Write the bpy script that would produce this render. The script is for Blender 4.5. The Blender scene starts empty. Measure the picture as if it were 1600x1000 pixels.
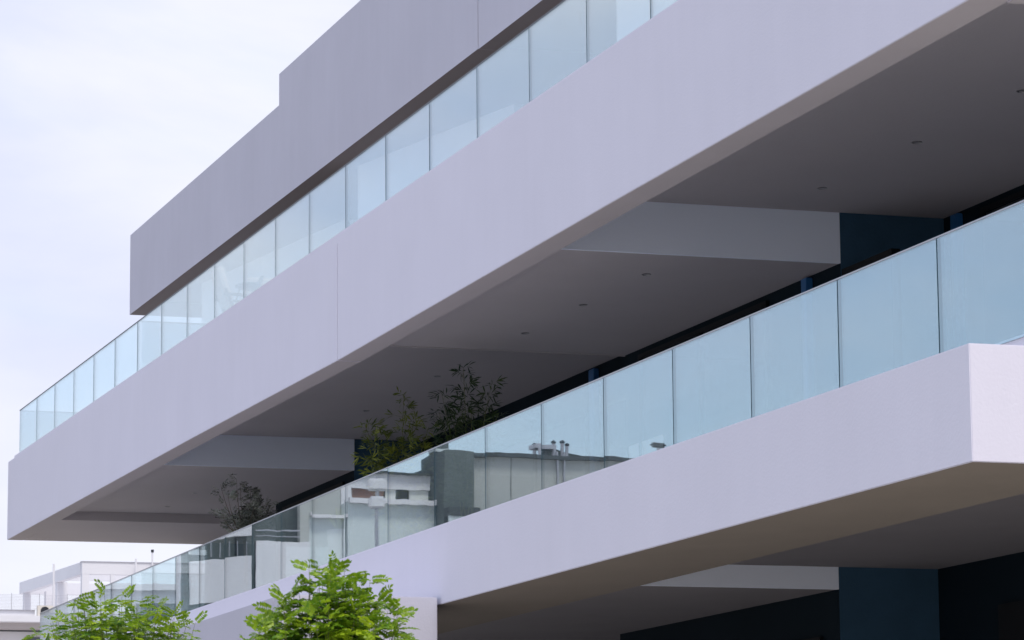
import bpy, bmesh, math, random
from mathutils import Vector, Matrix, Euler
random.seed(7)
SC = bpy.context.scene
COL = SC.collection
EYE = 1.6
def W(s, Y, H):            # s = metres along the street, Y = metres towards the building, H = metres above eye level
    return Vector((-s, Y, H + EYE))
G = -EYE                   # ground level measured from the eye

# ------------------------------------------------------------------ camera
cam = bpy.data.objects.new('camera', bpy.data.cameras.new('camera'))
COL.objects.link(cam)
fw = Vector((-0.93734123, 0.30825976, 0.16238024))
rt = Vector((0.31112934, 0.95033307, -0.00809882))
up = Vector((0.15681185, -0.0429299, 0.98669502))
cam.matrix_world = Matrix(((rt.x, up.x, -fw.x, 0), (rt.y, up.y, -fw.y, 0), (rt.z, up.z, -fw.z, EYE), (0, 0, 0, 1)))
cam.data.sensor_width = 36
cam.data.lens = 5297.78 / 1600 * 36
cam.data.clip_start = 0.5
cam.data.clip_end = 5000
cam.data.dof.use_dof = True
cam.data.dof.focus_distance = 46
cam.data.dof.aperture_fstop = 9.0
SC.camera = cam
SC.render.resolution_x = 1024; SC.render.resolution_y = 640

# ------------------------------------------------------------------ sky, sun, exposure
SUN_EL, SUN_AZ = math.radians(64), math.radians(92)     # azimuth from +Y towards +X
world = bpy.data.worlds.new('World'); SC.world = world; world.use_nodes = True
nt = world.node_tree; nt.nodes.clear()
def N(t, tree, **kw):
    n = tree.nodes.new(t)
    for k, v in kw.items(): setattr(n, k, v)
    return n
wo = N('ShaderNodeOutputWorld', nt)
sky = N('ShaderNodeTexSky', nt, sky_type='NISHITA', sun_disc=False)
sky.sun_elevation = SUN_EL; sky.sun_rotation = SUN_AZ
sky.air_density = 1.0; sky.dust_density = 1.5; sky.ozone_density = 2.0
bgs = N('ShaderNodeBackground', nt); bgs.inputs[1].default_value = 0.15
nt.links.new(sky.outputs[0], bgs.inputs[0])
bgc = N('ShaderNodeBackground', nt); bgc.inputs[1].default_value = 0.87
tc = N('ShaderNodeTexCoord', nt)
mp = N('ShaderNodeMapping', nt); mp.inputs['Scale'].default_value = (1.0, 1.0, 2.6); mp.inputs['Location'].default_value = (0.35, 1.7, 0.2)
nt.links.new(tc.outputs['Generated'], mp.inputs[0])
n1 = N('ShaderNodeTexNoise', nt); n1.inputs['Scale'].default_value = 2.3; n1.inputs['Detail'].default_value = 7; n1.inputs['Roughness'].default_value = 0.52; n1.inputs['Distortion'].default_value = 0.5
nt.links.new(mp.outputs[0], n1.inputs['Vector'])
r1 = N('ShaderNodeValToRGB', nt)
r1.color_ramp.elements[0].position = 0.30; r1.color_ramp.elements[0].color = (0.26, 0.26, 0.26, 1)
r1.color_ramp.elements[1].position = 0.56; r1.color_ramp.elements[1].color = (0.97, 0.97, 0.97, 1)
sx = N('ShaderNodeSeparateXYZ', nt); nt.links.new(tc.outputs['Generated'], sx.inputs[0])
cv = N('ShaderNodeMath', nt, operation='MULTIPLY_ADD'); cv.inputs[1].default_value = 0.27; nt.links.new(sx.outputs['Y'], cv.inputs[0]); nt.links.new(n1.outputs['Fac'], cv.inputs[2])   # the cloud deck thins out to the south
nt.links.new(cv.outputs[0], r1.inputs[0])
n2 = N('ShaderNodeTexNoise', nt); n2.inputs['Scale'].default_value = 5.0; n2.inputs['Detail'].default_value = 6; n2.inputs['Roughness'].default_value = 0.5; n2.inputs['Distortion'].default_value = 0.3
nt.links.new(mp.outputs[0], n2.inputs['Vector'])
r2 = N('ShaderNodeValToRGB', nt)
r2.color_ramp.elements[0].position = 0.33; r2.color_ramp.elements[0].color = (0.71, 0.745, 0.93, 1)
r2.color_ramp.elements[1].position = 0.62; r2.color_ramp.elements[1].color = (0.91, 0.915, 0.99, 1)
nt.links.new(n2.outputs['Fac'], r2.inputs[0])
nt.links.new(r2.outputs[0], bgc.inputs[0])
mx = N('ShaderNodeMixShader', nt)
nt.links.new(r1.outputs[0], mx.inputs[0]); nt.links.new(bgs.outputs[0], mx.inputs[1]); nt.links.new(bgc.outputs[0], mx.inputs[2])
nt.links.new(mx.outputs[0], wo.inputs[0])

sun = bpy.data.objects.new('sun', bpy.data.lights.new('sun', 'SUN')); COL.objects.link(sun)
sun.data.energy = 2.1; sun.data.angle = math.radians(14); sun.data.color = (1.0, 0.95, 0.88)
sd = Vector((math.sin(SUN_AZ) * math.cos(SUN_EL), math.cos(SUN_AZ) * math.cos(SUN_EL), math.sin(SUN_EL)))
sun.rotation_euler = sd.to_track_quat('Z', 'Y').to_euler()
sun.location = (30, 20, 60)
SC.view_settings.view_transform = 'Standard'; SC.view_settings.look = 'None'
SC.view_settings.exposure = 0.33; SC.view_settings.gamma = 1.0; SC.view_settings.use_curve_mapping = False
SC.render.engine = 'CYCLES'
SC.cycles.max_bounces = 10; SC.cycles.transparent_max_bounces = 16; SC.cycles.diffuse_bounces = 5; SC.cycles.glossy_bounces = 5

# ------------------------------------------------------------------ materials
MATS = {}
def base_mat(name):
    m = bpy.data.materials.new(name); m.use_nodes = True; MATS[name] = m
    t = m.node_tree; b = t.nodes['Principled BSDF']
    return m, t, b
def mat(name, col, rough=0.7, var=0.06, vscale=0.6, bump=0.0, bscale=30, metal=0.0, spec=0.35, streak=0.0):
    """plain surface: base colour with soft mottling, optional vertical streaks, fine bump"""
    m, t, b = base_mat(name); L = t.links
    tcn = N('ShaderNodeTexCoord', t)
    no = N('ShaderNodeTexNoise', t); no.inputs['Scale'].default_value = vscale; no.inputs['Detail'].default_value = 6; no.inputs['Roughness'].default_value = 0.6
    L.new(tcn.outputs['Object'], no.inputs['Vector'])
    mr = N('ShaderNodeMapRange', t); mr.inputs['From Min'].default_value = 0.25; mr.inputs['From Max'].default_value = 0.75
    mr.inputs['To Min'].default_value = 1 - var; mr.inputs['To Max'].default_value = 1 + var
    L.new(no.outputs['Fac'], mr.inputs['Value'])
    fac = mr.outputs[0]
    if streak:
        mp2 = N('ShaderNodeMapping', t); mp2.inputs['Scale'].default_value = (2.2, 2.2, 0.22)
        L.new(tcn.outputs['Object'], mp2.inputs[0])
        ns = N('ShaderNodeTexNoise', t); ns.inputs['Scale'].default_value = 1.6; ns.inputs['Detail'].default_value = 7; ns.inputs['Roughness'].default_value = 0.65
        L.new(mp2.outputs[0], ns.inputs['Vector'])
        ms = N('ShaderNodeMapRange', t); ms.inputs['From Min'].default_value = 0.3; ms.inputs['From Max'].default_value = 0.7
        ms.inputs['To Min'].default_value = 1 - streak; ms.inputs['To Max'].default_value = 1 + streak * 0.5
        L.new(ns.outputs['Fac'], ms.inputs['Value'])
        mu = N('ShaderNodeMath', t, operation='MULTIPLY'); L.new(fac, mu.inputs[0]); L.new(ms.outputs[0], mu.inputs[1]); fac = mu.outputs[0]
    vm = N('ShaderNodeVectorMath', t, operation='SCALE'); vm.inputs[0].default_value = col
    L.new(fac, vm.inputs['Scale']); L.new(vm.outputs[0], b.inputs['Base Color'])
    b.inputs['Roughness'].default_value = rough; b.inputs['Metallic'].default_value = metal
    b.inputs['Specular IOR Level'].default_value = spec
    if bump:
        nb = N('ShaderNodeTexNoise', t); nb.inputs['Scale'].default_value = bscale; nb.inputs['Detail'].default_value = 4
        L.new(tcn.outputs['Object'], nb.inputs['Vector'])
        bp = N('ShaderNodeBump', t); bp.inputs['Strength'].default_value = 1.0; bp.inputs['Distance'].default_value = bump
        L.new(nb.outputs['Fac'], bp.inputs['Height']); L.new(bp.outputs[0], b.inputs['Normal'])
    return m
RENDER = mat('white_render', (0.725, 0.70, 0.785), 0.85, var=0.022, vscale=0.5, bump=0.002, bscale=34, streak=0.012, spec=0.15)
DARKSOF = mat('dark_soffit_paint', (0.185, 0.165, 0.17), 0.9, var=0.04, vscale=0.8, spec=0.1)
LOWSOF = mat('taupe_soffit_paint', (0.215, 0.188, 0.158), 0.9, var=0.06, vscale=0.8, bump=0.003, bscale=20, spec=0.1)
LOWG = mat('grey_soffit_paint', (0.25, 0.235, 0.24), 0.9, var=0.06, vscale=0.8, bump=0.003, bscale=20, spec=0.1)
BEAMP = mat('cool_white_paint', (0.86, 0.91, 1.0), 0.85, var=0.02, vscale=0.7, bump=0.002, bscale=34, spec=0.15)
RENDER_OLD = mat('grey_render', (0.54, 0.525, 0.60), 0.85, var=0.03, vscale=0.5, bump=0.002, bscale=34, streak=0.018, spec=0.15)
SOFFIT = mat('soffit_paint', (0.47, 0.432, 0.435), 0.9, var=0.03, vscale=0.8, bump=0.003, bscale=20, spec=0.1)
NAVY = mat('navy_render', (0.036, 0.085, 0.14), 0.8, var=0.22, vscale=0.8, bump=0.004, bscale=18, spec=0.2)
DARKFRONT = mat('dark_front', (0.006, 0.012, 0.018), 0.8, var=0.15, spec=0.05)
BLACK = mat('black_frame', (0.006, 0.007, 0.009), 0.6, var=0.1, spec=0.08)
BLUE = mat('blue_trim', (0.02, 0.10, 0.25), 0.35, var=0.1)
TILE = mat('pale_floor_tile', (0.70, 0.69, 0.69), 0.6, var=0.05, vscale=2)
WHITE = mat('white_paint', (0.66, 0.65, 0.68), 0.7, var=0.02, vscale=0.7, bump=0.002, bscale=20)
ALU = mat('aluminium', (0.45, 0.44, 0.47), 0.35, var=0.05, metal=0.8)
DARKALU = mat('dark_aluminium', (0.10, 0.11, 0.13), 0.4, var=0.05, metal=0.5)
EDGE = mat('glass_edge', (0.035, 0.085, 0.11), 0.25, var=0.1)
JOINT = mat('sealant', (0.03, 0.03, 0.04), 0.8, var=0.1)
GLASSB = mat('window_glass', (0.01, 0.013, 0.018), 0.06, var=0.05, spec=0.6)
RIM = mat('lamp_rim', (0.30, 0.29, 0.30), 0.3, var=0.05, metal=0.5)
LENS = mat('lamp_lens', (0.75, 0.74, 0.76), 0.3, var=0.02)
ASPH = mat('asphalt', (0.055, 0.054, 0.054), 0.9, var=0.2, vscale=1.5, bump=0.01, bscale=60)
PAVE = mat('paving', (0.56, 0.525, 0.49), 0.85, var=0.12, vscale=2, bump=0.004, bscale=30)
LAWN = mat('lawn', (0.17, 0.145, 0.085), 0.9, var=0.35, vscale=3, bump=0.03, bscale=40)
EARTH = mat('earth', (0.50, 0.485, 0.47), 0.9, var=0.2, vscale=0.2)
PAINT = mat('road_paint', (0.7, 0.7, 0.68), 0.7, var=0.08, vscale=4)
BARK = mat('bark', (0.12, 0.09, 0.06), 0.85, var=0.3, vscale=12, bump=0.01, bscale=30)
TWIG = mat('green_twig', (0.11, 0.12, 0.04), 0.7, var=0.25, vscale=10)
CANE = mat('bamboo_cane', (0.16, 0.17, 0.05), 0.5, var=0.25, vscale=6)
WOOD = mat('dark_wood', (0.06, 0.045, 0.04), 0.5, var=0.2, vscale=6)
CUSH = mat('beige_cushion', (0.55, 0.47, 0.42), 0.95, var=0.05, vscale=5, bump=0.003, bscale=60)
STEEL = mat('dark_steel', (0.03, 0.033, 0.04), 0.45, var=0.1, metal=0.3)
PLANTER = mat('grey_planter', (0.35, 0.33, 0.33), 0.7, var=0.06, vscale=3)
TAUPE = mat('taupe_planter', (0.48, 0.42, 0.42), 0.7, var=0.06, vscale=3)
SOIL = mat('soil', (0.05, 0.035, 0.025), 0.95, var=0.3, vscale=12)
BEIGE = mat('beige_wall', (0.42, 0.43, 0.415), 0.85, var=0.05, vscale=0.5, bump=0.01, bscale=6)
DGREEN = mat('grey_green_wall', (0.105, 0.125, 0.125), 0.8, var=0.08, vscale=0.6)
CORN = mat('dark_cornice', (0.06, 0.07, 0.075), 0.7, var=0.1)
PALEW = mat('pale_wall', (0.58, 0.63, 0.64), 0.85, var=0.04, vscale=0.5)
ROOF = mat('roof_sheet', (0.05, 0.062, 0.06), 0.6, var=0.12, vscale=1)
CURT = mat('curtain', (0.7, 0.7, 0.68), 0.9, var=0.08, vscale=3)
ACW = mat('unit_casing', (0.62, 0.58, 0.52), 0.6, var=0.05, vscale=3)

def brick_mat():
    m, t, b = base_mat('brick_face'); L = t.links
    tcn = N('ShaderNodeTexCoord', t); mpn = N('ShaderNodeMapping', t); mpn.inputs['Rotation'].default_value = (0, math.radians(90), math.radians(90))
    mpn.inputs['Scale'].default_value = (1, 1, 1)
    L.new(tcn.outputs['Object'], mpn.inputs[0])
    br = N('ShaderNodeTexBrick', t); br.inputs['Scale'].default_value = 4.0
    br.inputs['Color1'].default_value = (0.28, 0.12, 0.08, 1); br.inputs['Color2'].default_value = (0.20, 0.10, 0.08, 1); br.inputs['Mortar'].default_value = (0.35, 0.33, 0.3, 1)
    L.new(mpn.outputs[0], br.inputs['Vector']); L.new(br.outputs[0], b.inputs['Base Color']); b.inputs['Roughness'].default_value = 0.9
    return m
BRICK = brick_mat()

def glass_mat(name, tint, f0, wav=0.0011):
    m = bpy.data.materials.new(name); m.use_nodes = True; t = m.node_tree; t.nodes.clear(); L = t.links
    out = N('ShaderNodeOutputMaterial', t)
    geo = N('ShaderNodeNewGeometry', t)
    tcn = N('ShaderNodeTexCoord', t)
    oi = N('ShaderNodeObjectInfo', t)
    mpn = N('ShaderNodeMapping', t); mpn.inputs['Scale'].default_value = (0.8, 1, 1.5)
    cb = N('ShaderNodeCombineXYZ', t)
    mm = N('ShaderNodeMath', t, operation='MULTIPLY'); mm.inputs[1].default_value = 40; L.new(oi.outputs['Random'], mm.inputs[0]); L.new(mm.outputs[0], cb.inputs[1])
    L.new(cb.outputs[0], mpn.inputs['Location'])
    L.new(tcn.outputs['Object'], mpn.inputs[0])
    no = N('ShaderNodeTexNoise', t); no.inputs['Scale'].default_value = 1.6; no.inputs['Detail'].default_value = 1.5; no.inputs['Roughness'].default_value = 0.4
    L.new(mpn.outputs[0], no.inputs['Vector'])
    sb = N('ShaderNodeVectorMath', t, operation='SUBTRACT'); sb.inputs[1].default_value = (0.5, 0.5, 0.5); L.new(no.outputs['Color'], sb.inputs[0])
    sc_ = N('ShaderNodeVectorMath', t, operation='MULTIPLY'); sc_.inputs[1].default_value = (wav * 0.8, wav * 0.8, wav * 4); L.new(sb.outputs[0], sc_.inputs[0])
    ad = N('ShaderNodeVectorMath', t, operation='ADD'); L.new(geo.outputs['Normal'], ad.inputs[0]); L.new(sc_.outputs[0], ad.inputs[1])
    nz = N('ShaderNodeVectorMath', t, operation='NORMALIZE'); L.new(ad.outputs[0], nz.inputs[0])
    dt = N('ShaderNodeVectorMath', t, operation='DOT_PRODUCT'); L.new(geo.outputs['Normal'], dt.inputs[0]); L.new(geo.outputs['Incoming'], dt.inputs[1])
    ab = N('ShaderNodeMath', t, operation='ABSOLUTE'); L.new(dt.outputs['Value'], ab.inputs[0])
    om = N('ShaderNodeMath', t, operation='SUBTRACT'); om.inputs[0].default_value = 1.0; L.new(ab.outputs[0], om.inputs[1])
    pw = N('ShaderNodeMath', t, operation='POWER'); pw.inputs[1].default_value = 5; L.new(om.outputs[0], pw.inputs[0])
    ma = N('ShaderNodeMath', t, operation='MULTIPLY_ADD'); ma.inputs[1].default_value = 1 - f0; ma.inputs[2].default_value = f0; L.new(pw.outputs[0], ma.inputs[0])
    gl = N('ShaderNodeBsdfGlossy', t); gl.inputs['Roughness'].default_value = 0.0; gl.inputs['Color'].default_value = (0.90, 0.97, 1.0, 1)
    L.new(nz.outputs[0], gl.inputs['Normal'])
    tr = N('ShaderNodeBsdfTransparent', t); tr.inputs['Color'].default_value = (*tint, 1)
    # thin film of dust gives the pane a faint body
    df = N('ShaderNodeBsdfDiffuse', t); df.inputs['Color'].default_value = (0.62, 0.72, 0.78, 1)
    nd = N('ShaderNodeTexNoise', t); nd.inputs['Scale'].default_value = 1.1; nd.inputs['Detail'].default_value = 5
    L.new(mpn.outputs[0], nd.inputs['Vector'])
    md = N('ShaderNodeMapRange', t); md.inputs['From Min'].default_value = 0.3; md.inputs['From Max'].default_value = 0.8; md.inputs['To Min'].default_value = 0.03; md.inputs['To Max'].default_value = 0.08
    L.new(nd.outputs['Fac'], md.inputs['Value'])
    m0 = N('ShaderNodeMixShader', t); L.new(md.outputs[0], m0.inputs[0]); L.new(tr.outputs[0], m0.inputs[1]); L.new(df.outputs[0], m0.inputs[2])
    mxs = N('ShaderNodeMixShader', t); L.new(ma.outputs[0], mxs.inputs[0]); L.new(m0.outputs[0], mxs.inputs[1]); L.new(gl.outputs[0], mxs.inputs[2])
    L.new(mxs.outputs[0], out.inputs[0])
    return m
GLASS = glass_mat('balustrade_glass', (0.93, 0.985, 0.99), 0.35, 0.0008)

def leaf_mat(name, c1, c2, trans=0.45, gloss=0.35):
    m, t, b = base_mat(name); L = t.links
    oi = N('ShaderNodeObjectInfo', t); geo = N('ShaderNodeNewGeometry', t)
    at = N('ShaderNodeAttribute', t); at.attribute_name = 'tone'
    ad = N('ShaderNodeMath', t, operation='MULTIPLY_ADD'); ad.inputs[1].default_value = 0.45; L.new(oi.outputs['Random'], ad.inputs[0]); L.new(at.outputs['Fac'], ad.inputs[2])
    ad2 = N('ShaderNodeMath', t, operation='MULTIPLY_ADD'); ad2.inputs[1].default_value = 0.3; L.new(geo.outputs['Random Per Island'], ad2.inputs[0]); L.new(ad.outputs[0], ad2.inputs[2])
    rp = N('ShaderNodeValToRGB', t); rp.color_ramp.elements[0].color = (*c1, 1); rp.color_ramp.elements[1].color = (*c2, 1)
    rp.color_ramp.elements[0].position = 0.1; rp.color_ramp.elements[1].position = 1.0
    L.new(ad2.outputs[0], rp.inputs[0]); L.new(rp.outputs[0], b.inputs['Base Color'])
    b.inputs['Roughness'].default_value = gloss; b.inputs['Specular IOR Level'].default_value = 0.35
    tl = N('ShaderNodeBsdfTranslucent', t); L.new(rp.outputs[0], tl.inputs['Color'])
    mx_ = N('ShaderNodeMixShader', t); mx_.inputs[0].default_value = trans
    L.new(b.outputs[0], mx_.inputs[1]); L.new(tl.outputs[0], mx_.inputs[2]); L.new(mx_.outputs[0], t.nodes['Material Output'].inputs[0])
    return m
LEAF = leaf_mat('tree_leaf', (0.05, 0.18, 0.015), (0.54, 0.68, 0.03), 0.45)
BAMB2 = leaf_mat('dark_bamboo_leaf', (0.02, 0.045, 0.015), (0.09, 0.13, 0.03), 0.2)
BAMB = leaf_mat('bamboo_leaf', (0.03, 0.07, 0.018), (0.50, 0.52, 0.08), 0.3)
OLIV = leaf_mat('olive_leaf', (0.025, 0.026, 0.02), (0.27, 0.28, 0.22), 0.15, 0.5)

# ------------------------------------------------------------------ mesh helpers
WORLD = {}
def obj(name, bm, m, parent=None, origin=None, recalc=True):
    """bm holds world-space vertices"""
    if recalc: bmesh.ops.recalc_face_normals(bm, faces=bm.faces)
    pw = WORLD.get(parent.name, Vector((0, 0, 0))) if parent else Vector((0, 0, 0))
    og = origin if origin is not None else (pw if parent else Vector((0, 0, 0)))
    me = bpy.data.meshes.new(name)
    for v in bm.verts: v.co -= og
    bm.to_mesh(me); bm.free()
    for x in (m if isinstance(m, (list, tuple)) else [m]): me.materials.append(x)
    o = bpy.data.objects.new(name, me); COL.objects.link(o)
    if parent: o.parent = parent
    o.location = og - pw
    WORLD[o.name] = og.copy()
    return o
def inst(name, me, parent, world_m):
    o = bpy.data.objects.new(name, me); COL.objects.link(o)
    pw = WORLD.get(parent.name, Vector((0, 0, 0))) if parent else Vector((0, 0, 0))
    if parent: o.parent = parent
    mm = world_m.copy(); mm.translation = mm.translation - pw
    o.matrix_local = mm
    WORLD[o.name] = world_m.translation.copy()
    return o
def thing(name, label, cat, loc, group=None):
    o = bpy.data.objects.new(name, None); COL.objects.link(o); o.location = loc; o.empty_display_size = 0.3
    o['label'] = label; o['category'] = cat
    if group: o['group'] = group
    WORLD[o.name] = Vector(loc)
    return o
def tag(o, label, cat, group=None):
    o['label'] = label; o['category'] = cat
    if group: o['group'] = group
    return o
def BM(): return bmesh.new()
def box(bm, s0, s1, Y0, Y1, H0, H1, bev=0.0, mi=0):
    ps = [W(s, Y, H) for s in (s0, s1) for Y in (Y0, Y1) for H in (H0, H1)]
    vs = [bm.verts.new(p) for p in ps]
    fs = [bm.faces.new([vs[i] for i in q]) for q in ((0, 1, 3, 2), (4, 6, 7, 5), (0, 4, 5, 1), (2, 3, 7, 6), (0, 2, 6, 4), (1, 5, 7, 3))]
    for f in fs: f.material_index = mi
    if bev:
        es = list({e for f in fs for e in f.edges})
        bmesh.ops.bevel(bm, geom=es, offset=bev, segments=2, affect='EDGES', clamp_overlap=True)
    return bm
def extr_sH(bm, poly, Y0, Y1, bev=0.0):
    """polygon in the s-H plane, pushed from Y0 to Y1"""
    a = [bm.verts.new(W(s, Y0, H)) for s, H in poly]; b = [bm.verts.new(W(s, Y1, H)) for s, H in poly]
    fs = [bm.faces.new(a), bm.faces.new(b[::-1])]
    n = len(poly)
    for i in range(n): fs.append(bm.faces.new([a[i], b[i], b[(i + 1) % n], a[(i + 1) % n]]))
    if bev:
        bmesh.ops.recalc_face_normals(bm, faces=bm.faces)
        es = list({e for f in fs for e in f.edges})
        bmesh.ops.bevel(bm, geom=es, offset=bev, segments=2, affect='EDGES', clamp_overlap=True)
    return bm
def extr_sY(bm, poly, H0, H1):
    a = [bm.verts.new(W(s, Y, H0)) for s, Y in poly]; b = [bm.verts.new(W(s, Y, H1)) for s, Y in poly]
    bm.faces.new(a); bm.faces.new(b[::-1]); n = len(poly)
    for i in range(n): bm.faces.new([a[i], b[i], b[(i + 1) % n], a[(i + 1) % n]])
    return bm
def extr_YH(bm, poly, s0, s1):
    a = [bm.verts.new(W(s0, Y, H)) for Y, H in poly]; b = [bm.verts.new(W(s1, Y, H)) for Y, H in poly]
    bm.faces.new(a); bm.faces.new(b[::-1]); n = len(poly)
    for i in range(n): bm.faces.new([a[i], b[i], b[(i + 1) % n], a[(i + 1) % n]])
    return bm
def tube(bm, pts, rad, n=8, caps=True):
    """pts world vectors, rad number or list"""
    if not isinstance(rad, (list, tuple)): rad = [rad] * len(pts)
    rings = []
    prev = None
    for i, p in enumerate(pts):
        d = (pts[min(i + 1, len(pts) - 1)] - pts[max(i - 1, 0)]).normalized()
        if prev is None:
            ref = Vector((0, 0, 1)) if abs(d.z) < 0.9 else Vector((1, 0, 0))
            x = d.cross(ref).normalized()
        else: x = (prev - d * prev.dot(d)).normalized()
        prev = x; y = d.cross(x)
        rings.append([bm.verts.new(p + (x * math.cos(a) + y * math.sin(a)) * rad[i]) for a in [2 * math.pi * k / n for k in range(n)]])
    for a, b in zip(rings, rings[1:]):
        for k in range(n): bm.faces.new([a[k], a[(k + 1) % n], b[(k + 1) % n], b[k]])
    if caps: bm.faces.new(rings[0][::-1]); bm.faces.new(rings[-1])
    return bm
def lathe(bm, c, prof, n=20, squash=1.0):
    """prof: list of (radius, z) round a vertical axis through c"""
    rings = [[bm.verts.new(c + Vector((r * math.cos(a), r * math.sin(a) * squash, z))) for a in [2 * math.pi * k / n for k in range(n)]] for r, z in prof]
    for a, b in zip(rings, rings[1:]):
        for k in range(n): bm.faces.new([a[k], a[(k + 1) % n], b[(k + 1) % n], b[k]])
    bm.faces.new(rings[0][::-1]); bm.faces.new(rings[-1])
    return bm

# ------------------------------------------------------------------ ground
def sheet(name, s0, s1, Y0, Y1, H, m, thick=None):
    bm = BM()
    if thick: box(bm, s0, s1, Y0, Y1, H - thick, H)
    else:
        bm.faces.new([bm.verts.new(W(a, b, H)) for a, b in ((s0, Y0), (s0, Y1), (s1, Y1), (s1, Y0))])
    o = obj(name, bm, m, recalc=bool(thick)); o['kind'] = 'structure'
    if not thick:
        me = o.data
        if me.polygons[0].normal.z < 0: me.flip_normals()
    return o
sheet('ground', -1500, 2500, -1500, 1500, G - 0.02, EARTH)
sheet('road', -60, 400, -6.5, 3.2, G + 0.0, ASPH)
for k in range(-4, 24):
    bm = BM(); bm.faces.new([bm.verts.new(W(a, b, G + 0.004)) for a, b in ((k * 8, -1.71), (k * 8, -1.59), (k * 8 + 3, -1.59), (k * 8 + 3, -1.71))])
    o = obj('lane_marking', bm, PAINT, recalc=False); o['kind'] = 'structure'
    if o.data.polygons[0].normal.z < 0: o.data.flip_normals()
sheet('pavement', -60, 400, 3.2, 32.0, G + 0.12, PAVE, 0.14)
sheet('far_pavement', -60, 400, -12.0, -6.5, G + 0.12, PAVE, 0.14)
sheet('lawn', 72, 110, 9.0, 16.0, G + 0.125, LAWN)

# ------------------------------------------------------------------ the apartment building
B = thing('apartment_building', 'long white apartment building with stacked cantilevered balconies and glass balustrades', 'building', W(45, 16, G))
def part(name, m, fn, *a, parent=B, **k):
    bm = BM(); fn(bm, *a, **k)
    bmesh.ops.recalc_face_normals(bm, faces=bm.faces)
    low = name == 'low_fascia'; name = 'fascia' if low else name
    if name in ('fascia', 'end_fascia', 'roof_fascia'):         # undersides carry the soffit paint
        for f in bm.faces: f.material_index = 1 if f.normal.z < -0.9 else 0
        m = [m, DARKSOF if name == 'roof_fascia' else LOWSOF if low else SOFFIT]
    if name == 'wall' and m is NAVY:                            # faces turned to the street take the near-black colour
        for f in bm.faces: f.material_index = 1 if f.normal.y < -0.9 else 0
        m = [m, DARKFRONT]
    return obj(name, bm, m, parent)
SJ = 49.2                      # expansion joint
g2 = 0.022
# --- top band (roof storey)
part('roof_fascia', RENDER_OLD, extr_sH, [(75.74, 12.84), (SJ + g2, 12.80), (SJ + g2, 14.69), (75.74, 14.70)], 15.66, 16.02)
part('roof_fascia', RENDER_OLD, extr_sH, [(SJ - g2, 12.79), (22.0, 12.79), (22.0, 14.69), (SJ - g2, 14.69)], 15.66, 16.02)
part('roof_parapet', RENDER_OLD, extr_sH, [(61.85, 14.60), (SJ + g2, 14.60), (SJ + g2, 15.30), (61.85, 15.31)], 15.6615, 16.3)
part('roof_parapet', RENDER_OLD, extr_sH, [(SJ - g2, 14.60), (22.0, 14.60), (22.0, 15.30), (SJ - g2, 15.30)], 15.6615, 16.3)
part('expansion_joint', JOINT, box, SJ - g2 + 0.001, SJ + g2 - 0.001, 15.78, 16.2, 12.85, 15.2)
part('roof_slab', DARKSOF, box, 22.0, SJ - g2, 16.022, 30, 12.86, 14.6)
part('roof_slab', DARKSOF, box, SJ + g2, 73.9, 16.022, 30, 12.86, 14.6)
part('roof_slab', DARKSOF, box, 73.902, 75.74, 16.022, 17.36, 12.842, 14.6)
part('roof_end_fascia', RENDER_OLD, box, 75.4, 75.738, 17.362, 30, 12.842, 14.69)
part('soffit_slot', BLACK, box, 74.15, 75.1, 16.05, 16.14, 12.832, 12.9)
# --- middle band
part('fascia', RENDER, extr_sH, [(78.45, 7.86), (59.1, 7.83), (SJ + g2, 7.775), (SJ + g2, 9.59), (78.45, 9.69)], 13.38, 13.76, bev=0.007)
part('fascia', RENDER, extr_sH, [(SJ - g2, 7.775), (36.8, 7.85), (27.0, 7.88), (26.2, 7.88), (26.2, 9.74), (SJ - g2, 9.70)], 13.38, 13.76, bev=0.007)
part('expansion_joint', JOINT, box, SJ - g2 + 0.001, SJ + g2 - 0.001, 13.5, 13.7, 7.80, 9.58)
part('end_fascia', RENDER, box, 77.9, 78.448, 13.762, 27, 7.86, 9.68, bev=0.01)
part('end_fascia', RENDER, box, 26.2, 27.28, 13.762, 15.6, 7.88, 9.72, bev=0.01)
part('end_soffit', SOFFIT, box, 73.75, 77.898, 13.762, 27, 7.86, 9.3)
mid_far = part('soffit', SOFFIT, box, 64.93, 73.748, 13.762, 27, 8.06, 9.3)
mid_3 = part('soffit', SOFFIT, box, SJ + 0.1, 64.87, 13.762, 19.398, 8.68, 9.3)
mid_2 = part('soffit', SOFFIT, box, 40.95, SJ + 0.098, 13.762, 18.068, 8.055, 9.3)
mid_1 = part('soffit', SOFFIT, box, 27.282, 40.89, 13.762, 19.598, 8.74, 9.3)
part('beam', BEAMP, box, 40.892, 40.948, 13.764, 18.066, 8.052, 9.3)
part('beam', BEAMP, box, 64.872, 64.928, 13.764, 17.998, 8.052, 9.3)
part('soffit_joint', SOFFIT, box, SJ + 0.06, SJ + 0.10, 13.77, 18.06, 8.04, 8.20)
part('terrace_floor', TILE, box, 27.3, 77.8, 13.765, 27, 9.302, 9.40)
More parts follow.
